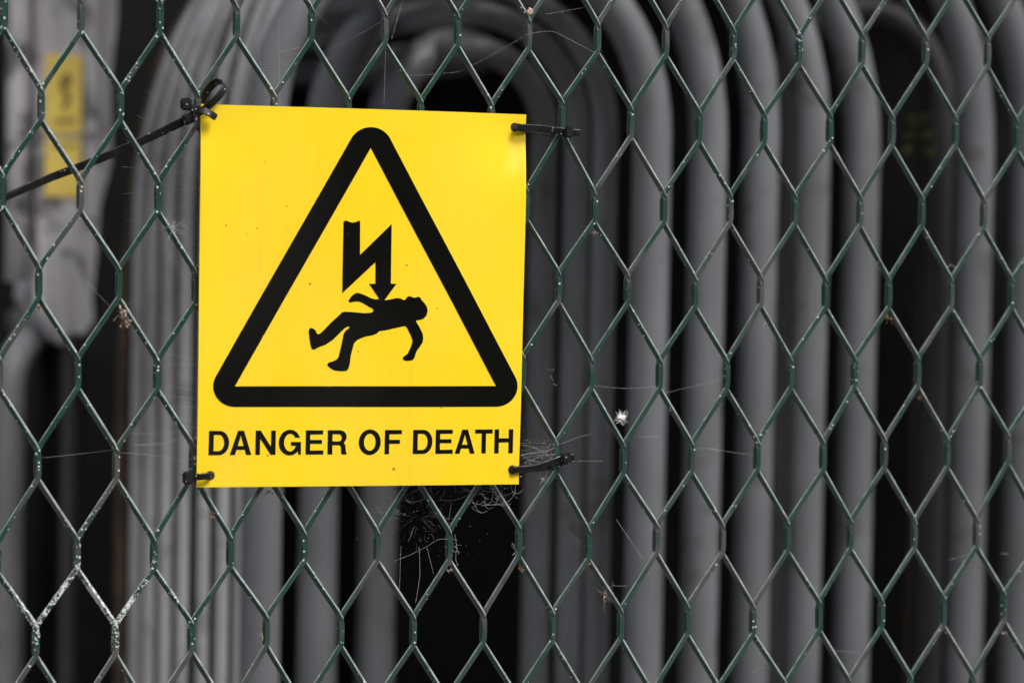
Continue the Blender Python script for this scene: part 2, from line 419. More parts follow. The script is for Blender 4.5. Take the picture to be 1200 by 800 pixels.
# ------------------------------------------------------------------ expanded-metal fence
UNIT = 0.06; UA = 0.44309 * UNIT; ZC = 1.45
JIT = {(2,0):(-1.1,-1.2), (4,0):(-0.5,0.1), (6,0):(-0.5,-0.5), (8,0):(-0.4,0.1), (10,0):(-0.5,-0.6), 
    (12,0):(-0.1,0.2), (14,0):(0,-0.2), (16,0):(-0.2,-0.4), (18,0):(0,-0.1), (20,0):(0.6,-1), 
    (22,0):(0.8,-2.5), (24,0):(-0.3,-0.5), (26,0):(0,0.4), (28,0):(-0.2,1.9), (1,1):(-0.7,-1), 
    (3,1):(-0.3,0.2), (15,1):(-0,3.1), (17,1):(0.4,0.2), (19,1):(1.2,-1.2), (21,1):(0.2,-0.9), 
    (23,1):(0.9,0.4), (25,1):(-0.3,0.4), (27,1):(0.2,1.4), (29,1):(0.2,0.3), (0,2):(0.7,1.9), 
    (2,2):(-0.2,-0.4), (4,2):(-0.3,0.2), (16,2):(-0.3,-0.9), (18,2):(1,-0.4), (20,2):(0.6,0), (22,2):(0.1,0.4), 
    (24,2):(1,0.2), (26,2):(-0.1,0.6), (28,2):(-0.1,0.4), (1,3):(-0.8,1.2), (3,3):(0.1,1.2), (5,3):(0,-1.2), 
    (15,3):(-0.2,1.8), (17,3):(0.3,0.8), (19,3):(0.5,-1.2), (21,3):(0.2,0.6), (23,3):(0.3,-0.8), 
    (25,3):(-0.1,-0.4), (27,3):(-0.2,0.1), (29,3):(-0.9,0.6), (2,4):(-0.5,0.9), (4,4):(0.7,-0.3), 
    (16,4):(-0.2,-0), (18,4):(0.2,-0.1), (20,4):(0.6,-0.8), (22,4):(-0.5,-0.2), (24,4):(-0.7,0.7), 
    (26,4):(-0.5,1), (28,4):(-0.5,0.9), (1,5):(-0.2,-0), (3,5):(-0.1,-0.7), (5,5):(-0.1,1.6), (15,5):(0.2,0.2), 
    (17,5):(-0.5,-1.7), (19,5):(0.4,-1.1), (21,5):(0.3,-0.4), (23,5):(1.2,-1), (25,5):(-0.6,0.3), 
    (27,5):(-0.3,-0.3), (29,5):(-1,2.4), (2,6):(0.5,-0.6), (4,6):(0,-1.9), (6,6):(0.3,-1.4), (8,6):(-0.2,0.3), 
    (10,6):(0,-0.4), (12,6):(0.1,-1), (14,6):(-0.5,0.9), (16,6):(0,-2.8), (18,6):(0.4,0.3), (20,6):(-0.1,-0.8), 
    (22,6):(-0.1,-0.7), (24,6):(-1.2,0), (26,6):(-0.2,-1.1), (28,6):(0.2,-1), (1,7):(0,1.6), (3,7):(0.8,0.9), 
    (5,7):(0.4,0.8), (7,7):(0.3,3.1), (9,7):(0.7,1.3), (11,7):(1,-0.5), (13,7):(0.3,-0.5), (15,7):(-0,-1), 
    (17,7):(0,-0.9), (19,7):(-0.4,0.4), (21,7):(-0.4,-1.3), (23,7):(0.9,0.1), (25,7):(-0,-0.2), 
    (27,7):(-0.4,0), (29,7):(-0.9,1.7), }

def knuckle(u, r):
    if (u, r) in JIT: jx, jz = JIT[(u, r)]
    else:
        rr = random.Random(u * 1000 + r); jx, jz = rr.gauss(0, .4), rr.gauss(0, .9)
    return Vector(((u - 14) * UA + jx * .001, 0, ZC - (r - 4) * UNIT + jz * .001))
fence = empty("mesh_fence", "dark green expanded metal mesh fence with white paint specks across the whole view", "fence")
SEC = []
SW, ST = .0037, .0027
for sx, sy in ((-1, -1), (1, -1), (1, 1), (-1, 1)):
    for k in range(3):
        a0 = {(-1, -1): math.pi, (1, -1): 1.5 * math.pi, (1, 1): 0, (-1, 1): .5 * math.pi}[(sx, sy)] + k * math.pi / 4
        rc = .00062
        SEC.append((sx * (SW / 2 - rc) + rc * math.cos(a0), sy * (ST / 2 - rc) + rc * math.sin(a0)))
TILT_A, TILT_B = R(52), R(13); D = .0012    # lean of the down-right and the down-left runs
def strand(k, r0, r1):
    """vertical zig-zag strand: right bends stand proud, left bends lie behind the next strand"""
    nodes = []
    for r in range(r0, r1 + 1):
        if (k - r) % 2 == 0: nodes.append((knuckle(k, r), -D, +.0004))
        else: nodes.append((knuckle(k - 1, r), +D, -.0004))
    pts = []; rr = random.Random(k)
    h = .0080
    for i, (p, d, ox) in enumerate(nodes):
        up, dn = (TILT_A, TILT_B) if d < 0 else (TILT_B, TILT_A)     # lean of the run above and below this knuckle
        q = p + Vector((ox, d, 0))
        if i > 0:
            a = pts[-1][0]; top = q + Vector((0, 0, h + .0018))
            for t in (.12, .5, .88):
                tl = up * (1.0 if t == .5 else .92) + R(rr.uniform(-4, 4))
                pts.append((a.lerp(top, t), tl))
        s = -1 if d < 0 else 1
        pts.append((q + Vector((s * .0006, 0, h + .0014)), up * .5))
        pts.append((q + Vector((0, 0, h - .0018)), up * .1))
        pts.append((q, 0))
        pts.append((q + Vector((0, 0, -h + .0018)), dn * .1))
        pts.append((q + Vector((s * .0006, 0, -h - .0014)), dn * .5))
    V, F = [], []; n = len(SEC); L = len(pts)
    for i, (p, tl) in enumerate(pts):
        T = (pts[min(i + 1, L - 1)][0] - pts[max(i - 1, 0)][0]).normalized()
        Nn = Vector((-math.sin(tl), -math.cos(tl), 0)); Nn = (Nn - T * Nn.dot(T)).normalized()
        W = T.cross(Nn)
        for a, b in SEC: V.append(p + W * a + Nn * b)
    for i in range(L - 1):
        for c in range(n): F.append((i * n + c, (i + 1) * n + c, (i + 1) * n + (c + 1) % n, i * n + (c + 1) % n))
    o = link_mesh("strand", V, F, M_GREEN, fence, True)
    o.data.polygons.foreach_set('use_smooth', [(f % n) % 3 != 2 for f in range(len(F))])
    o.data.polygons.foreach_set('use_smooth', [False] * len(F))
    return o
for k in range(-30, 62):
    strand(k, -10, 27)

# ------------------------------------------------------------------ danger sign
YS = -.0085
S_TL, S_TR, S_BR, S_BL = (at(*p, YS) for p in ((237, 122), (619.5, 134), (607.5, 567), (231, 571)))
HOLES = [at(*p, YS) for p in ((243, 133), (606, 149), (600, 550), (247, 557))]
def warp(x, z):
    """out-of-plane bend of the sheet: slight belly, corners pulled by the ties"""
    u = (x - S_TL.x) / (S_TR.x - S_TL.x); w = (z - S_BL.z) / (S_TL.z - S_BL.z)
    y = YS - .0014 * math.sin(math.pi * min(max(u, 0), 1)) * (0.6 + .4 * w) + .0011 * math.sin(5.1 * u + 2.3 * w) + .0003 * math.sin(11 * u - 7 * w)
    for h, a, s in zip(HOLES, (.0022, .0046, .0010, .0012), (.018, .021, .02, .02)):
        y += a * math.exp(-((x - h.x) ** 2 + (z - h.z) ** 2) / (2 * s * s))
    return y
sign = empty("danger_sign", "bright yellow square plastic warning sign with black triangle cable-tied to the fence", "sign")
NX, NZ = 48, 52; V = []; F = []
for lay in (0, 1):
    for j in range(NZ + 1):
        for i in range(NX + 1):
            u, w = i / NX, j / NZ
            p = (S_BL.lerp(S_BR, u)).lerp(S_TL.lerp(S_TR, u), w)
            V.append(Vector((p.x, warp(p.x, p.z) + .0018 * lay, p.z)))
W1 = NX + 1; B = W1 * (NZ + 1)
for j in range(NZ):
    for i in range(NX):
        a = j * W1 + i
        F.append((a, a + 1, a + W1 + 1, a + W1)); F.append((B + a, B + a + W1, B + a + W1 + 1, B + a + 1))
rim0 = len(F)
def rim(loop):
    """side wall strip with vertices of its own so the face stays flat up to its edge"""
    k = len(V)
    for i in loop: V.append(Vector(V[i])); V.append(Vector(V[B + i]))
    for i in range(len(loop) - 1): F.append((k + 2 * i, k + 2 * i + 1, k + 2 * i + 3, k + 2 * i + 2))
rim(list(range(W1))); rim([NZ * W1 + i for i in range(NX, -1, -1)])
rim([j * W1 for j in range(NZ, -1, -1)]); rim([j * W1 + NX for j in range(NZ + 1)])
me_panel = link_mesh("panel", V, F, M_YEL, sign)
me_panel.data.polygons.foreach_set('use_smooth', [k < rim0 for k in range(len(F))])
def printed(name, loops, mt=M_INK, label=None):
    """flat ink laid 0.15 mm proud of the bent sheet; loops in photo pixels, later loops are holes"""
    L3 = [[at(x, y, YS) for x, y in lp] for lp in loops]
    flat = [p for lp in L3 for p in lp]
    tri = tessellate_polygon([[Vector((p.x, p.z, 0)) for p in lp] for lp in L3])
    bm = bmesh.new(); vs = [bm.verts.new((p.x, 0, p.z)) for p in flat]
    for t in tri:
        a, b, c = (vs[i].co for i in t)
        cr = (b - a).cross(c - a)
        if cr.length < 4e-9: continue                                 # drop slivers between collinear points
        try: bm.faces.new([vs[i] for i in (t if cr.y < 0 else t[::-1])])
        except ValueError: pass
    xs = [p.x for p in flat]; zs = [p.z for p in flat]
    for ax, lo, hi in ((0, min(xs), max(xs)), (2, min(zs), max(zs))):
        n = int((hi - lo) / .008)
        for k in range(1, n + 1):
            co = [0, 0, 0]; co[ax] = lo + k * .008; no = [0, 0, 0]; no[ax] = 1
            bmesh.ops.bisect_plane(bm, geom=bm.verts[:] + bm.edges[:] + bm.faces[:], plane_co=co, plane_no=no)
    for v in bm.verts: v.co.y = warp(v.co.x, v.co.z) - .00015
    for f in bm.faces: f.smooth = True
    me = bpy.data.meshes.new(name); bm.to_mesh(me); bm.free(); me.materials.append(mt)
    e = .0005      # normals of the bent sheet itself, so thin triangles shade like their neighbours
    me.normals_split_custom_set_from_vertices([Vector(((warp(v.co.x + e, v.co.z) - warp(v.co.x - e, v.co.z)) / (2 * e), -1, (warp(v.co.x, v.co.z + e) - warp(v.co.x, v.co.z - e)) / (2 * e))).normalized() for v in me.vertices])
    o = bpy.data.objects.new(name, me); COL.objects.link(o); o.parent = sign
    if label: o['label'] = label
    return o
# triangle: inner opening and outer outline with round corners
tA, tB, tC = (433, 173.5), (275.5, 452.5), (580.5, 452)
RX, RY = 25.6, 24.2
outer = []
for (cx, cy), a0, a1 in ((tA, 30, 150), (tB, 150, 270), (tC, 270, 390)):
    for k in range(15):
        a = R(a0 + (a1 - a0) * k / 14); outer.append((cx + RX * math.cos(a), cy - RY * math.sin(a)))
printed("triangle_border", [outer, [tA, tB, tC]])
z1 = lambda L: [(340 + x / 6.6667, 240 + y / 6.6667) for x, y in L]
z2 = lambda L: [(340 + x / 6.6667, 330 + y / 6.6667) for x, y in L]
printed("lightning_arrow", [z1([(410, 130), (430, 122), (455, 133), (480, 139), (505, 135), (525, 126), (540, 124), (540, 390), (786, 150), (780, 615), (823, 617), (735, 737), (715, 760), (690, 737), (611, 616), (660, 617), (660, 447), (403, 690)])])
printed("falling_figure", [z2([(690, 135), (660, 137), (625, 128), (580, 105), (545, 92), (520, 87), (500, 92), (470, 118), (452, 148), (458, 160), (475, 160), (500, 154), (530, 154), (560, 165), (600, 190), (635, 208), (645, 220), (640, 235), (620, 243), (570, 245), (520, 240), (470, 236), (420, 234), (400, 240), (385, 256), (360, 280), (320, 315), (270, 370), (235, 403), (215, 410), (205, 400), (200, 382), (180, 365), (160, 360), (148, 370), (143, 390), (150, 440), (160, 500), (165, 520), (180, 530), (195, 528), (220, 512), (270, 494), (330, 455), (385, 400), (420, 365), (445, 350), (462, 349), (455, 362), (430, 382), (415, 405), (405, 460), (390, 530), (375, 590), (360, 608), (335, 620), (300, 630), (289, 645), (295, 660), (320, 680), (345, 692), (390, 698), (435, 697), (452, 680), (463, 640), (470, 580), (485, 520), (495, 480), (520, 455), (560, 435), (600, 424), (640, 417), (670, 405), (690, 385), (740, 378), (800, 364), (860, 350), (890, 345), (905, 360), (930, 410), (948, 455), (945, 480), (930, 520), (910, 560), (890, 575), (873, 590), (872, 603), (885, 614), (910, 617), (945, 612), (962, 595), (970, 570), (980, 540), (1005, 505), (1025, 475), (1032, 440), (1025, 400), (1000, 350), (978, 315), (975, 302), (1000, 298), (1030, 290), (1055, 265), (1066, 230), (1060, 195), (1040, 165), (1020, 145), (1005, 120), (990, 117), (965, 125), (945, 120), (925, 111), (905, 120), (892, 140), (880, 143), (850, 128), (820, 127), (790, 135), (740, 143), (715, 146)])])
# lettering: heavy grotesque capitals drawn in a unit box (x right, y down)
def arc(cx, cy, rx, ry, a0, a1, n=14):
    return [(cx + rx * math.cos(R(a0 + (a1 - a0) * k / n)), cy - ry * math.sin(R(a0 + (a1 - a0) * k / n))) for k in range(n + 1)]
ST_ = .24   # stem as a share of the letter width
def glyph(c):
    if c == 'D': return [[(0, 0), (.52, 0)] + arc(.52, .5, .48, .5, 90, -90, 20) + [(0, 1)], [(.245, .165), (.245, .835), (.48, .835)] + arc(.48, .5, .275, .335, -90, 90, 18)]
    if c == 'A': return [[(.36, 0), (.64, 0), (1, 1), (.755, 1), (.69, .79), (.31, .79), (.245, 1), (0, 1)], [(.5, .20), (.365, .63), (.635, .63)]]
    if c == 'N': return [[(0, 0), (.25, 0), (.77, .66), (.77, 0), (1, 0), (1, 1), (.755, 1), (.23, .335), (.23, 1), (0, 1)]]
    if c == 'E': return [[(0, 0), (.98, 0), (.98, .17), (.255, .17), (.255, .395), (.92, .395), (.92, .56), (.255, .56), (.255, .83), (1, .83), (1, 1), (0, 1)]]
    if c == 'F': return [[(0, 0), (1, 0), (1, .17), (.27, .17), (.27, .405), (.90, .405), (.90, .57), (.27, .57), (.27, 1), (0, 1)]]
    if c == 'T': return [[(0, 0), (1, 0), (1, .17), (.625, .17), (.625, 1), (.375, 1), (.375, .17), (0, .17)]]
    if c == 'H': return [[(0, 0), (.24, 0), (.24, .375), (.76, .375), (.76, 0), (1, 0), (1, 1), (.76, 1), (.76, .55), (.24, .55), (.24, 1), (0, 1)]]
    if c == 'O': return [arc(.5, .5, .5, .53, 90, 450, 40)[:-1], list(reversed(arc(.5, .5, .265, .355, 90, 450, 32)[:-1]))]
    if c == 'R': return [[(0, 0), (.62, 0)] + arc(.62, .275, .36, .275, 90, -40, 12) + [(.84, .53), (.93, .62), (.945, .86), (1, .965), (1, 1), (.73, 1), (.70, .90), (.69, .70), (.63, .62), (.25, .62), (.25, 1), (0, 1)],
                     [(.25, .165), (.25, .46), (.58, .46)] + arc(.58, .3125, .145, .1475, -90, 90, 10)]
    if c == 'G':
        o = arc(.5, .5, .5, .53, 38, 300, 34)
        i = arc(.52, .5, .275, .365, 302, 42, 26)
        return [o[:1][:0] + [(.965, .30)] + arc(.5, .5, .5, .53, 52, 318, 34) + [(.865, 1.0), (1, 1), (1, .475), (.55, .475), (.55, .635), (.775, .635)] + arc(.51, .5, .27, .365, -40, -310, 26) + [(.735, .30)]]
def baseline(px):     # top and bottom of the capitals at this column
    t = (px - 245) / 356
    return 504.7 - 2.2 * t, 533.2 - 2.6 * t
for ch, x0, x1 in (('D', 245, 269), ('A', 270, 295.3), ('N', 299.9, 323.4), ('G', 327, 353), ('E', 358.4, 379), ('R', 383.9, 406.3), ('O', 420, 445.6), ('F', 450.2, 470), ('D', 483.2, 506), ('E', 509.8, 530), ('A', 532.4, 555.8), ('T', 556, 576.6), ('H', 578.9, 600.8)):
    loops = []
    for lp in glyph(ch):
        out = []
        for x, y in lp:
            X = x0 + (x1 - x0) * x; a, b = baseline(X); out.append((X - .5 * y + .25, a + (b - a) * y))
        loops.append(out)
    printed("letter", loops)
M_SPOT = simple("brown_dirt_spot", (.30, .17, .02), .7, .3, 400)
for px, py, r in ((461, 549, 1.7), (363, 332.5, 1.4), (475.5, 310.5, 1.1), (265.5, 264, 1.0), (289, 274, .8), (511, 361, .9), (310, 190, .8), (516.5, 477, 1.0), (314, 533.5, 1.2), (363.5, 534.5, .8)):
    printed("dirt_spot", [[(px + r * math.cos(a), py + r * math.sin(a) * rw0) for a, rw0 in [(2 * math.pi * i / 9, random.uniform(.75, 1.15)) for i in range(9)]]], M_SPOT)
# flat dark discs painted for the shaded holes where the ties pass
M_HOLE = simple("hole_shadowed_edge", (.02, .018, .012), .8, .2, 200)
for k, h in enumerate(HOLES):
    if k == 0: continue
    pr = h; V = [Vector((pr.x + .0032 * math.cos(a), warp(pr.x, pr.z) - .0002, pr.z + .0032 * math.sin(a))) for a in [2 * math.pi * i / 16 for i in range(16)]]
    link_mesh("tie_hole", V, [tuple(range(16))], M_HOLE, sign)

# ------------------------------------------------------------------ cable ties
def Q(px, py, y): return at(px, py, y)
AX, AY, AZ = Vector((1, 0, 0)), Vector((0, 1, 0)), Vector((0, 0, 1))
def tie(label, straps, heads, extra=()):
    t = empty("cable_tie", label, "cable tie", "black cable ties holding the sign")
    for pts, wd, w, th in straps:
        path = catmull([Q(*p) for p in pts], 8)
        if isinstance(w, tuple): w = [w[0] + (w[1] - w[0]) * i / (len(path) - 1) for i in range(len(path))]
        V, F = ribbon(path, Vector(wd), w, th); link_mesh("strap", V, F, M_NYLON, t, False)
    for (p, ax, az, sx, sy, sz) in heads:
        ax = Vector(ax).normalized(); az = Vector(az); az = (az - ax * az.dot(ax)).normalized(); ay = az.cross(ax)
        V, F = oriented_box(Q(*p), ax, ay, az, sx, sy, sz); h = link_mesh("head", V, F, M_NYLON, t)
    return t
# top right: strap from the hole to the knuckle, head and cut tail beyond it
tie("short black cable tie at the sign's top right corner",
    [([(606, 148.5, -.0060), (607, 149, -.0105), (613, 149.5, -.0115), (630, 150.5, -.0095), (652, 153, -.0062), (662, 154.5, -.0058), (679, 156, -.0060)], (0, -.22, 1), .0050, .0013),
     ([(606, 150, -.006), (618, 152, -.004), (640, 156, .0045), (655, 158, .0062), (664, 157, .0035), (666, 155, -.003)], (0, .2, 1), .0042, .0012)],
    [((666, 155.0, -.0068), (1, 0, -.06), (0, 0, 1), .0058, .0056, .0080)])
tie("cobwebbed black cable tie at the sign's bottom right corner",
    [([(599, 550, -.0060), (600, 550.5, -.0105), (606, 550, -.0115), (628, 546, -.0095), (650, 540, -.0062), (662, 537, -.0058), (673, 535.5, -.0058)], (0, -.22, 1), .0050, .0013),
     ([(600, 552, -.006), (612, 551, -.004), (636, 548, .0045), (650, 545, .0062), (660, 541, .0035), (662, 538, -.003)], (0, .2, 1), .0042, .0012)],
    [((663, 537, -.0068), (1, 0, .2), (0, 0, 1), .0072, .0056, .0078)])
tie("short black cable tie at the sign's bottom left corner",
    [([(247, 557, -.0060), (246.5, 557, -.0108), (242, 557.5, -.0122), (232, 558.5, -.0122), (222, 559.5, -.0100)], (0, -.2, 1), .0046, .0013),
     ([(222, 559.5, -.006), (218, 560, .001), (224, 560, .005), (236, 559, .001), (247, 558, -.004)], (0, .2, 1), .0040, .0012)],
    [((220.5, 559.8, -.0098), (1, 0, .05), (0, 0, 1), .0072, .0060, .0086)])
tie("black cable tie with square head and looped strap at the sign's top left corner",
    [([(222, 126, -.006), (230, 128, -.0085), (238, 129.5, -.0125), (246, 133, -.0130), (252, 137, -.0120)], (.2, .3, 1), .0048, .0014),
     ([(232, 133, .005), (236, 120, .0085), (243, 106, .0075), (250, 98.5, .0050), (256, 95.5, .000), (261, 97, -.0060), (262.5, 103, -.0105), (257, 112, -.0125), (248, 121, -.0125), (238, 129, -.0105), (230, 134, -.008)], (.62, .40, -.62), .0056, .0013)],
    [((218, 122, -.0075), (1, -.1, .1), (0, 0, 1), .0074, .0062, .0080), ((250.5, 136.3, -.0135), (1, 0, -.6), (0, 0, 1), .0040, .0030, .0045)])
tie("long uncut black cable tie tail slanting down to the left behind the mesh",
    [([(238, 128, -.004), (230, 133, .002), (221, 138.5, .0062), (205, 147, .0068), (160, 168, .0072), (110, 189, .0078), (60, 208, .0078), (25, 223, .0070), (2, 232.5, .0055)], (-.1, -.3, 1), (.0066, .0052), .0013),
     ([(25, 224, .0070), (12, 229, .0062), (2, 233, .0055)], (-.1, -.3, 1), (.0048, .0010), .0012)],
    [((221, 139, .0052), (1, 0, .45), (0, 0, 1), .0085, .0065, .0072)])

# ------------------------------------------------------------------ cobwebs, fluff and crumbs caught in the mesh
rw = random.Random(11)
def thread(pts, r=.00006, n=5):
    return tube(catmull(pts, n) if len(pts) > 2 else [Vector(p) for p in pts], r, 3, False)
def bead(p, r):
    a = [Vector((0, 0, 1)), Vector((1, 0, 0)), Vector((0, 1, 0)), Vector((-1, 0, 0)), Vector((0, -1, 0)), Vector((0, 0, -1))]
    return [p + q * (r * rw.uniform(.6, 1.3)) for q in a], [(0, 1, 2), (0, 2, 3), (0, 3, 4), (0, 4, 1), (5, 2, 1), (5, 3, 2), (5, 4, 3), (5, 1, 4)]
def web(label, parts):
    V, F = merge(parts); return tag(link_mesh("cobweb", V, F, M_WEB, kind="stuff"), label, "cobweb")
def flakes(c, n, spread, size):
    out = []
    for i in range(n):
        p = c + Vector((rw.gauss(0, spread[0]), rw.gauss(0, .0012), rw.gauss(0, spread[1])))
        a = Vector((rw.gauss(0, 1), rw.gauss(0, 1), rw.gauss(0, 1))).normalized(); b = a.cross(Vector((rw.gauss(0, 1), rw.gauss(0, 1), rw.gauss(0, 1)))).normalized(); s = size * rw.uniform(.4, 1.2)
        n_ = a.cross(b) * s * .25
        out.append(([p - a * s, p + b * s * .6 + n_, p + a * s * .8, p - b * s * .5, p + n_ * 1.5], [(0, 1, 4), (1, 2, 4), (2, 3, 4), (3, 0, 4), (0, 3, 2, 1)]))
    return out
def hairs(c, n, length, r=.00005, dirs=None):
    out = []
    for i in range(n):
        d = Vector((rw.gauss(0, 1), rw.gauss(0, .5), rw.gauss(0, 1))).normalized(); L = length * rw.uniform(.4, 1.2)
        k = Vector((rw.gauss(0, 1), rw.gauss(0, 1), rw.gauss(0, 1))) * L * .18
        out.append(thread([c + d * L * .05, c + d * L * .5 + k, c + d * L], r, 3))
    return out
# long single threads strung across the top bays
L = [thread([at(480, 89, .002), at(520, 86, .004), at(545, 81, .003), at(600, 51, -.002), at(621, 40, -.003), at(645, 37, .004), at(657, 41, .006), at(695, 61, .000)], .00005),
     thread([at(370, 65, .01), at(420, 41, .006), at(449, 24, 0)], .00004), thread([at(325, 62, .02), at(353, 55, .02)], .00006),
     thread([at(459, 46, .002), at(472, 0, .004), at(480, -30, .004)], .00006), thread([at(452, 55, 0), at(450, 122, 0)], .00005),
     thread([at(640, 17, 0), at(690, 8, .002)], .00005), thread([at(385, 30, .004), at(340, -20, .01)], .00004)]
for x, y in ((345, 58), (657, 41), (449, 27), (520, 86), (459, 44)): L.append(bead(at(x, y, .002), .0004))
web("single pale spider threads strung across the mesh above the sign", L)
# orb web hanging behind the mesh at upper left
oc = at(330, 215, .045); L = []
ax = (at(331, 215, .045) - oc); sc_x = ax.length
for i in range(36):
    r = .040 + .0019 * i; P = []
    for k in range(37):
        a = R(92 + 130 * k / 36); P.append(oc + Vector((r * math.cos(a) * 1.02, .012 * math.sin(a * 2), r * math.sin(a) + .0015 * math.sin(8 * a))))
    L.append(tube(P, .000020, 3, False))
for k in range(15):
    a = R(92 + 130 * k / 14); L.append(tube([oc, oc + Vector((.115 * math.cos(a), 0, .115 * math.sin(a)))], .00004, 3, False))
for i in range(22):
    a = R(rw.uniform(100, 220)); r = rw.uniform(.05, .105); L.append(bead(oc + Vector((r * math.cos(a), 0, r * math.sin(a))), .00025))
web("faint orb web behind the mesh to the left of the sign", L)
# threads between the left bays and the sign
L = [thread([at(147, 508, .002), at(180, 508, .004), at(222, 503, 0)], .00005), thread([at(158, 521, .002), at(185, 520, .003), at(207, 515, .003)], .00009),
     thread([at(140, 530, 0), at(180, 533, .002), at(216, 541, 0)], .00006), thread([at(50, 536, 0), at(100, 531, .004), at(138, 526, 0)], .00005),
     thread([at(65, 293, 0), at(130, 360, .004)], .00005), thread([at(4, 235, .004), at(33, 262, .006)], .00005)]
for k in range(8): L.append(thread([at(200 + rw.uniform(-12, 8), 415 + 12 * k, .002), at(232, 418 + 12 * k + rw.uniform(-6, 6), -.001)], .00005))
for k in range(9): L.append(thread([at(190, 268 + 3 * k, .002), at(225, 262 + 9 * k, .004)], .00004))
web("wispy threads between the left mesh bays and the sign's edge", L)
# messy web at the lower right tie
L = []
for k in range(20):
    y0 = rw.uniform(508, 556); y1 = rw.uniform(515, 548)
    L.append(thread([at(608 + rw.uniform(-1, 3), y0, -.009), at(rw.uniform(618, 640), (y0 + y1) / 2 + rw.uniform(-5, 5), -.006), at(651 + rw.uniform(-3, 3), y1, -.003)], rw.choice((.00002, .00003, .00003, .00006))))
L.append(thread([at(610, 547, -.012), at(630, 544, -.0122), at(652, 536, -.0085), at(659, 534, -.008)], .00008))
L.append(thread([at(610, 533, -.009), at(635, 529, -.007), at(650, 525, -.003)], .00010))
for k in range(40):
    L.append(bead(at(rw.gauss(628, 12), rw.gauss(535, 14), -.007), rw.uniform(.0002, .0004)))
L += hairs(at(636, 562, -.003), 14, .006, .00006); L += [bead(at(636, 561, -.004), .0008), bead(at(610, 558, -.010), .0006)]
L += [thread([at(662, 540, -.004), at(690, 540, .002), at(706, 540, .003)], .00006), thread([at(655, 521, -.003), at(675, 513, 0), at(693, 508, .003)], .00007)]
for x, y in ((640, 432), (645, 440), (650, 450), (648, 434)): L += [thread([at(x - rw.uniform(1, 5), y - rw.uniform(-3, 5), 0), at(x, y, .001), at(x + rw.uniform(1, 6), y + rw.uniform(-4, 7), .002)], .00005)]
web("dense dusty cobweb around the cable tie at the sign's lower right corner", L)
# funnel web hanging under the sign
L = []
cc = at(490, 605, .01)
for k in range(70):
    a = rw.uniform(0, 2 * math.pi); r0 = rw.uniform(.001, .022); r1 = r0 + rw.uniform(.002, .009)
    d = Vector((math.cos(a), rw.uniform(-.3, .5), math.sin(a) * .9)); j = Vector((rw.gauss(0, .001), 0, rw.gauss(0, .001)))
    L.append(thread([cc + d * r0, cc + d * ((r0 + r1) / 2) + j, cc + d * r1], rw.choice((.00002, .00003, .00005)), 3))
for k in range(60): L.append(bead(at(rw.gauss(505, 35), rw.gauss(610, 26), rw.uniform(-.002, .012)), rw.uniform(.00015, .00035)))
L.append(thread([at(525, 631, 0), at(513, 632, .001), at(500, 640, .004), at(480, 650, .008), at(462, 657, .010)], .00008))
L.append(thread([at(604, 566, -.009), at(603, 577, -.006), at(597, 586, -.004), at(586, 591, -.004)], .00013))
L.append(thread([at(586, 591, -.004), at(577, 591, -.003), at(564, 592, -.002)], .00010))
L += [thread([at(491, 640, .01), at(492, 672, .01), at(487, 706, .008)], .00009), thread([at(470, 640, .01), at(468, 690, .008)], .00006), thread([at(500, 640, .01), at(508, 672, .008)], .00007)]
for k in range(34):
    p = at(rw.uniform(545, 600), 570 + rw.random() ** 2 * 26, -.002); q = p + Vector((rw.gauss(0, .010), rw.gauss(0, .002), rw.gauss(0, .006)))
    L.append(thread([p, p.lerp(q, .5) + Vector((0, 0, -.002)), q], .00006, 3))
for k in range(22):
    p = at(rw.uniform(440, 545), 572 + rw.random() * 22, .002); q = p + Vector((rw.gauss(0, .012), rw.gauss(0, .002), rw.gauss(0, .007)))
    L.append(thread([p, p.lerp(q, .5) + Vector((0, 0, -.002)), q], .00005, 3))
L += hairs(at(528, 640, 0), 22, .007, .00005) + hairs(at(605, 642, .001), 30, .006, .00007)
L += [thread([at(533, 625, 0), at(535, 640, .001), at(534, 655, .001), at(537, 662, 0)], .00008), thread([at(658, 612, 0), at(682, 640, .004)], .00005)]
web("tangled funnel web hanging below the sign's bottom edge", L)
# sparse threads on the right-hand bays
L = [thread([at(697, 452, 0), at(735, 455, .002), at(772, 452, 0)], .00006), thread([at(772, 462, 0), at(810, 453, .002), at(848, 444, 0)], .00005),
     thread([at(748, 512, .002), at(772, 511, .002)], .00007), thread([at(815, 525, .003), at(838, 526, .003), at(866, 531, .003), at(888, 532, 0)], .00005),
     thread([at(832, 525, .003), at(844, 528, .003)], .00012), thread([at(722, 608, .002), at(753, 654, .004)], .00008), thread([at(718, 686, 0), at(735, 686, .002)], .00006),
     thread([at(1110, 656, .001), at(1140, 648, .002), at(1146, 645, 0)], .00006), thread([at(1108, 318, .001), at(1114, 310, .002), at(1120, 315, .001)], .0001),
     thread([at(1172, 648, .002), at(1182, 649, .002)], .00010), thread([at(880, 788, .002), at(896, 780, .002)], .00008), thread([at(980, 762, .002), at(1004, 764, .002)], .00007)]
web("sparse pale threads caught in the right half of the mesh", L)
# white seed fluff
c = at(728.5, 489, .001)
V, F = merge(hairs(c, 90, .0056, .00009) + [bead(c + Vector((rw.gauss(0, .0012), rw.gauss(0, .0008), rw.gauss(0, .0009))), .0014) for k in range(18)])
tag(link_mesh("seed_fluff", V, F, M_WHITEFLUFF), "bright white tuft of seed fluff caught between strands right of the sign", "fluff")
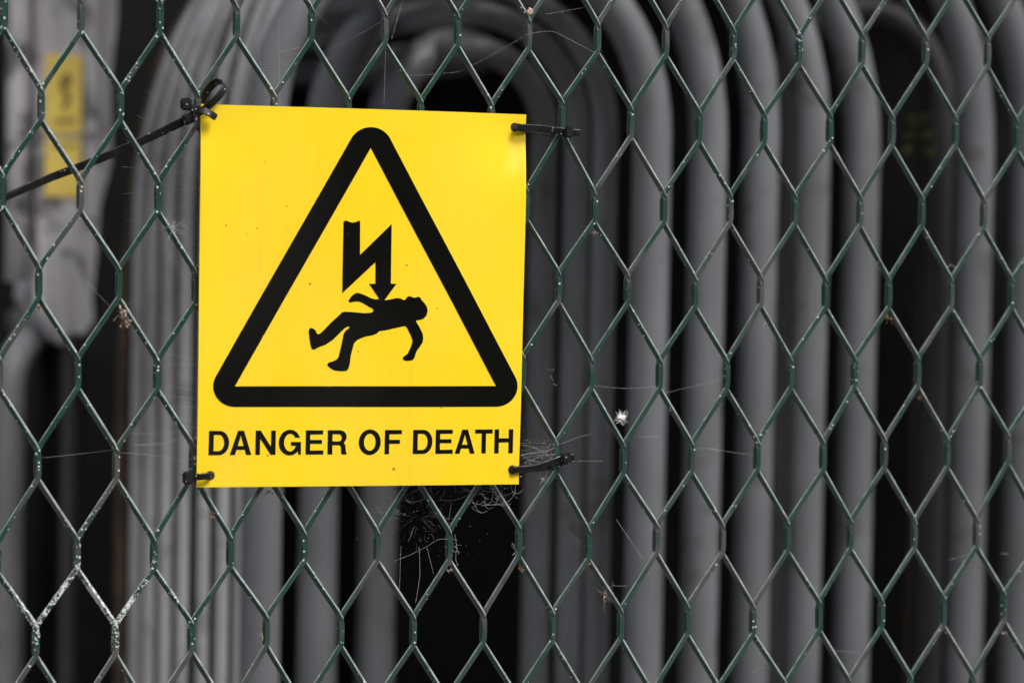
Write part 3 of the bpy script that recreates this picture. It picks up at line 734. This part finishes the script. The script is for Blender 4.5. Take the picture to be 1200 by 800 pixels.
# crumbs and dead fluff lodged under the knuckles
def clump(px, py, n, sp, size, mt, label, hair=6):
    c = at(px, py, -.0005)
    V, F = merge(flakes(c, n, sp, size) + (hairs(c, hair, sp[1] * 4, .00006) if hair else []))
    tag(link_mesh("debris_clump", V, F, mt), label, "debris", "crumbs lodged in the mesh")
for a in ((144, 366, 46, (.0012, .0030), .0016, M_FLUFF, "largest tuft of brown fluff under a knuckle left of the sign", 16),
          (149, 379, 16, (.0014, .0014), .0016, M_FLUFF, "small pale tuft on the strand just below the largest brown tuft", 10),
          (46, 361, 12, (.0010, .0010), .0012, M_LEAF, "brown crumb under a knuckle near the left edge", 3),
          (203, 266, 16, (.0012, .0030), .0009, M_WEB, "white webby tuft on the strand right of the tie tail", 26),
          (246, 604, 18, (.0016, .0026), .0011, M_LEAF, "orange brown crumb on the strand below the sign's lower left corner", 4),
          (317, 577, 16, (.0020, .0010), .0013, M_FLUFF, "beige crumb lodged right under the sign's bottom edge", 8),
          (308, 744, 12, (.0008, .0016), .0014, M_FLUFF, "pale crumb stuck on the knuckle near the bottom left", 3),
          (526, 668, 14, (.0014, .0008), .0013, M_FLUFF, "pinkish pale crumb under the knuckle below the funnel web", 5),
          (611, 666, 16, (.0010, .0012), .0012, M_LEAF, "dark brown crumb under the knuckle right of the funnel web", 6),
          (687, 660, 14, (.0014, .0010), .0012, M_LEAF, "orange brown crumb under the knuckle right below the lower tie", 6),
          (709, 696, 14, (.0008, .0028), .0010, M_FLUFF, "grey thread tuft on the strand right of the lower tie", 14),
          (1040, 371, 18, (.0014, .0016), .0014, M_LEAF, "rusty brown crumb under a knuckle in the right half of the mesh", 8),
          (1176, 741, 12, (.0014, .0010), .0015, M_FLUFF, "tan crumb under a knuckle near the bottom right corner", 4),
          (697, 273, 12, (.0022, .0008), .0008, M_FLUFF, "pinkish wisp under a knuckle right of the upper tie", 18),
          (1077, 466, 12, (.0008, .0012), .0011, M_LEAF, "small brown crumb under a knuckle in the middle of the right side", 4),
          (896, 378, 6, (.0006, .0006), .0009, M_FLUFF, "tiny pink crumb under a knuckle on the right side", 2)): clump(*a)
# tiny snail shell on a strand at the top
c = at(620.5, 14, -.0045); P = []; rad = []
for k in range(44):
    t = k / 43; a = t * 4.6 * math.pi; r = .00022 + .0016 * t ** 1.2
    P.append(c + Vector((r * math.cos(a), .0010 * (t - .6), r * math.sin(a)))); rad.append(.00025 + .0010 * t ** 1.1)
V, F = tube(P, rad, 10)
tag(link_mesh("snail_shell", V, F, simple("snail_shell_tan", (.42, .31, .24), .45, .3, 900), None, True), "tiny tan snail shell on a strand above the sign", "snail shell")
# bare chip of metal where the paint has flaked
V, F = merge(flakes(at(936.5, 44, -.0033), 16, (.0007, .0022), .0013))
tag(link_mesh("paint_chip", V, F, simple("bare_zinc", (.55, .54, .52), .4, .2, 500)), "flaked pale chip on a knuckle at the top right of the mesh", "paint chip")
# small yellowing sprig growing between the tubes on the right
sprig = empty("leaf_sprig", "small blurred yellow green sprig in the dark gap between tubes on the right", "sprig")
YG = Y1 + .16; M_SPRIG = simple("yellow_green_leaf", (.11, .12, .025), .6, .3, 60)
base = at(1078, 190, YG)
link_mesh("stem", *tube([Vector((base.x + .002, YG, .3)), Vector((base.x - .004, YG, .9)), base, at(1076, 150, YG), at(1073, 132, YG)], [.002, .002, .0015, .0012, .0008], 6), M_RUST, sprig, True)
for px, py, a in ((1066, 160, 170), (1086, 158, 15), (1070, 143, 130), (1082, 140, 50), (1064, 176, 200), (1090, 178, -20)):
    p = at(px, py, YG); d = Vector((math.cos(R(a)), -.3, math.sin(R(a)))).normalized(); w = d.cross(Vector((.2, 1, .1))).normalized()
    V = [p - d * .010, p - d * .003 + w * .0045, p + d * .005 + w * .003, p + d * .012, p + d * .005 - w * .003, p - d * .003 - w * .0045, p + Vector((0, -.0015, 0))]
    link_mesh("leaf", V, [(6, i, (i + 1) % 6) for i in range(6)], M_SPRIG, sprig)
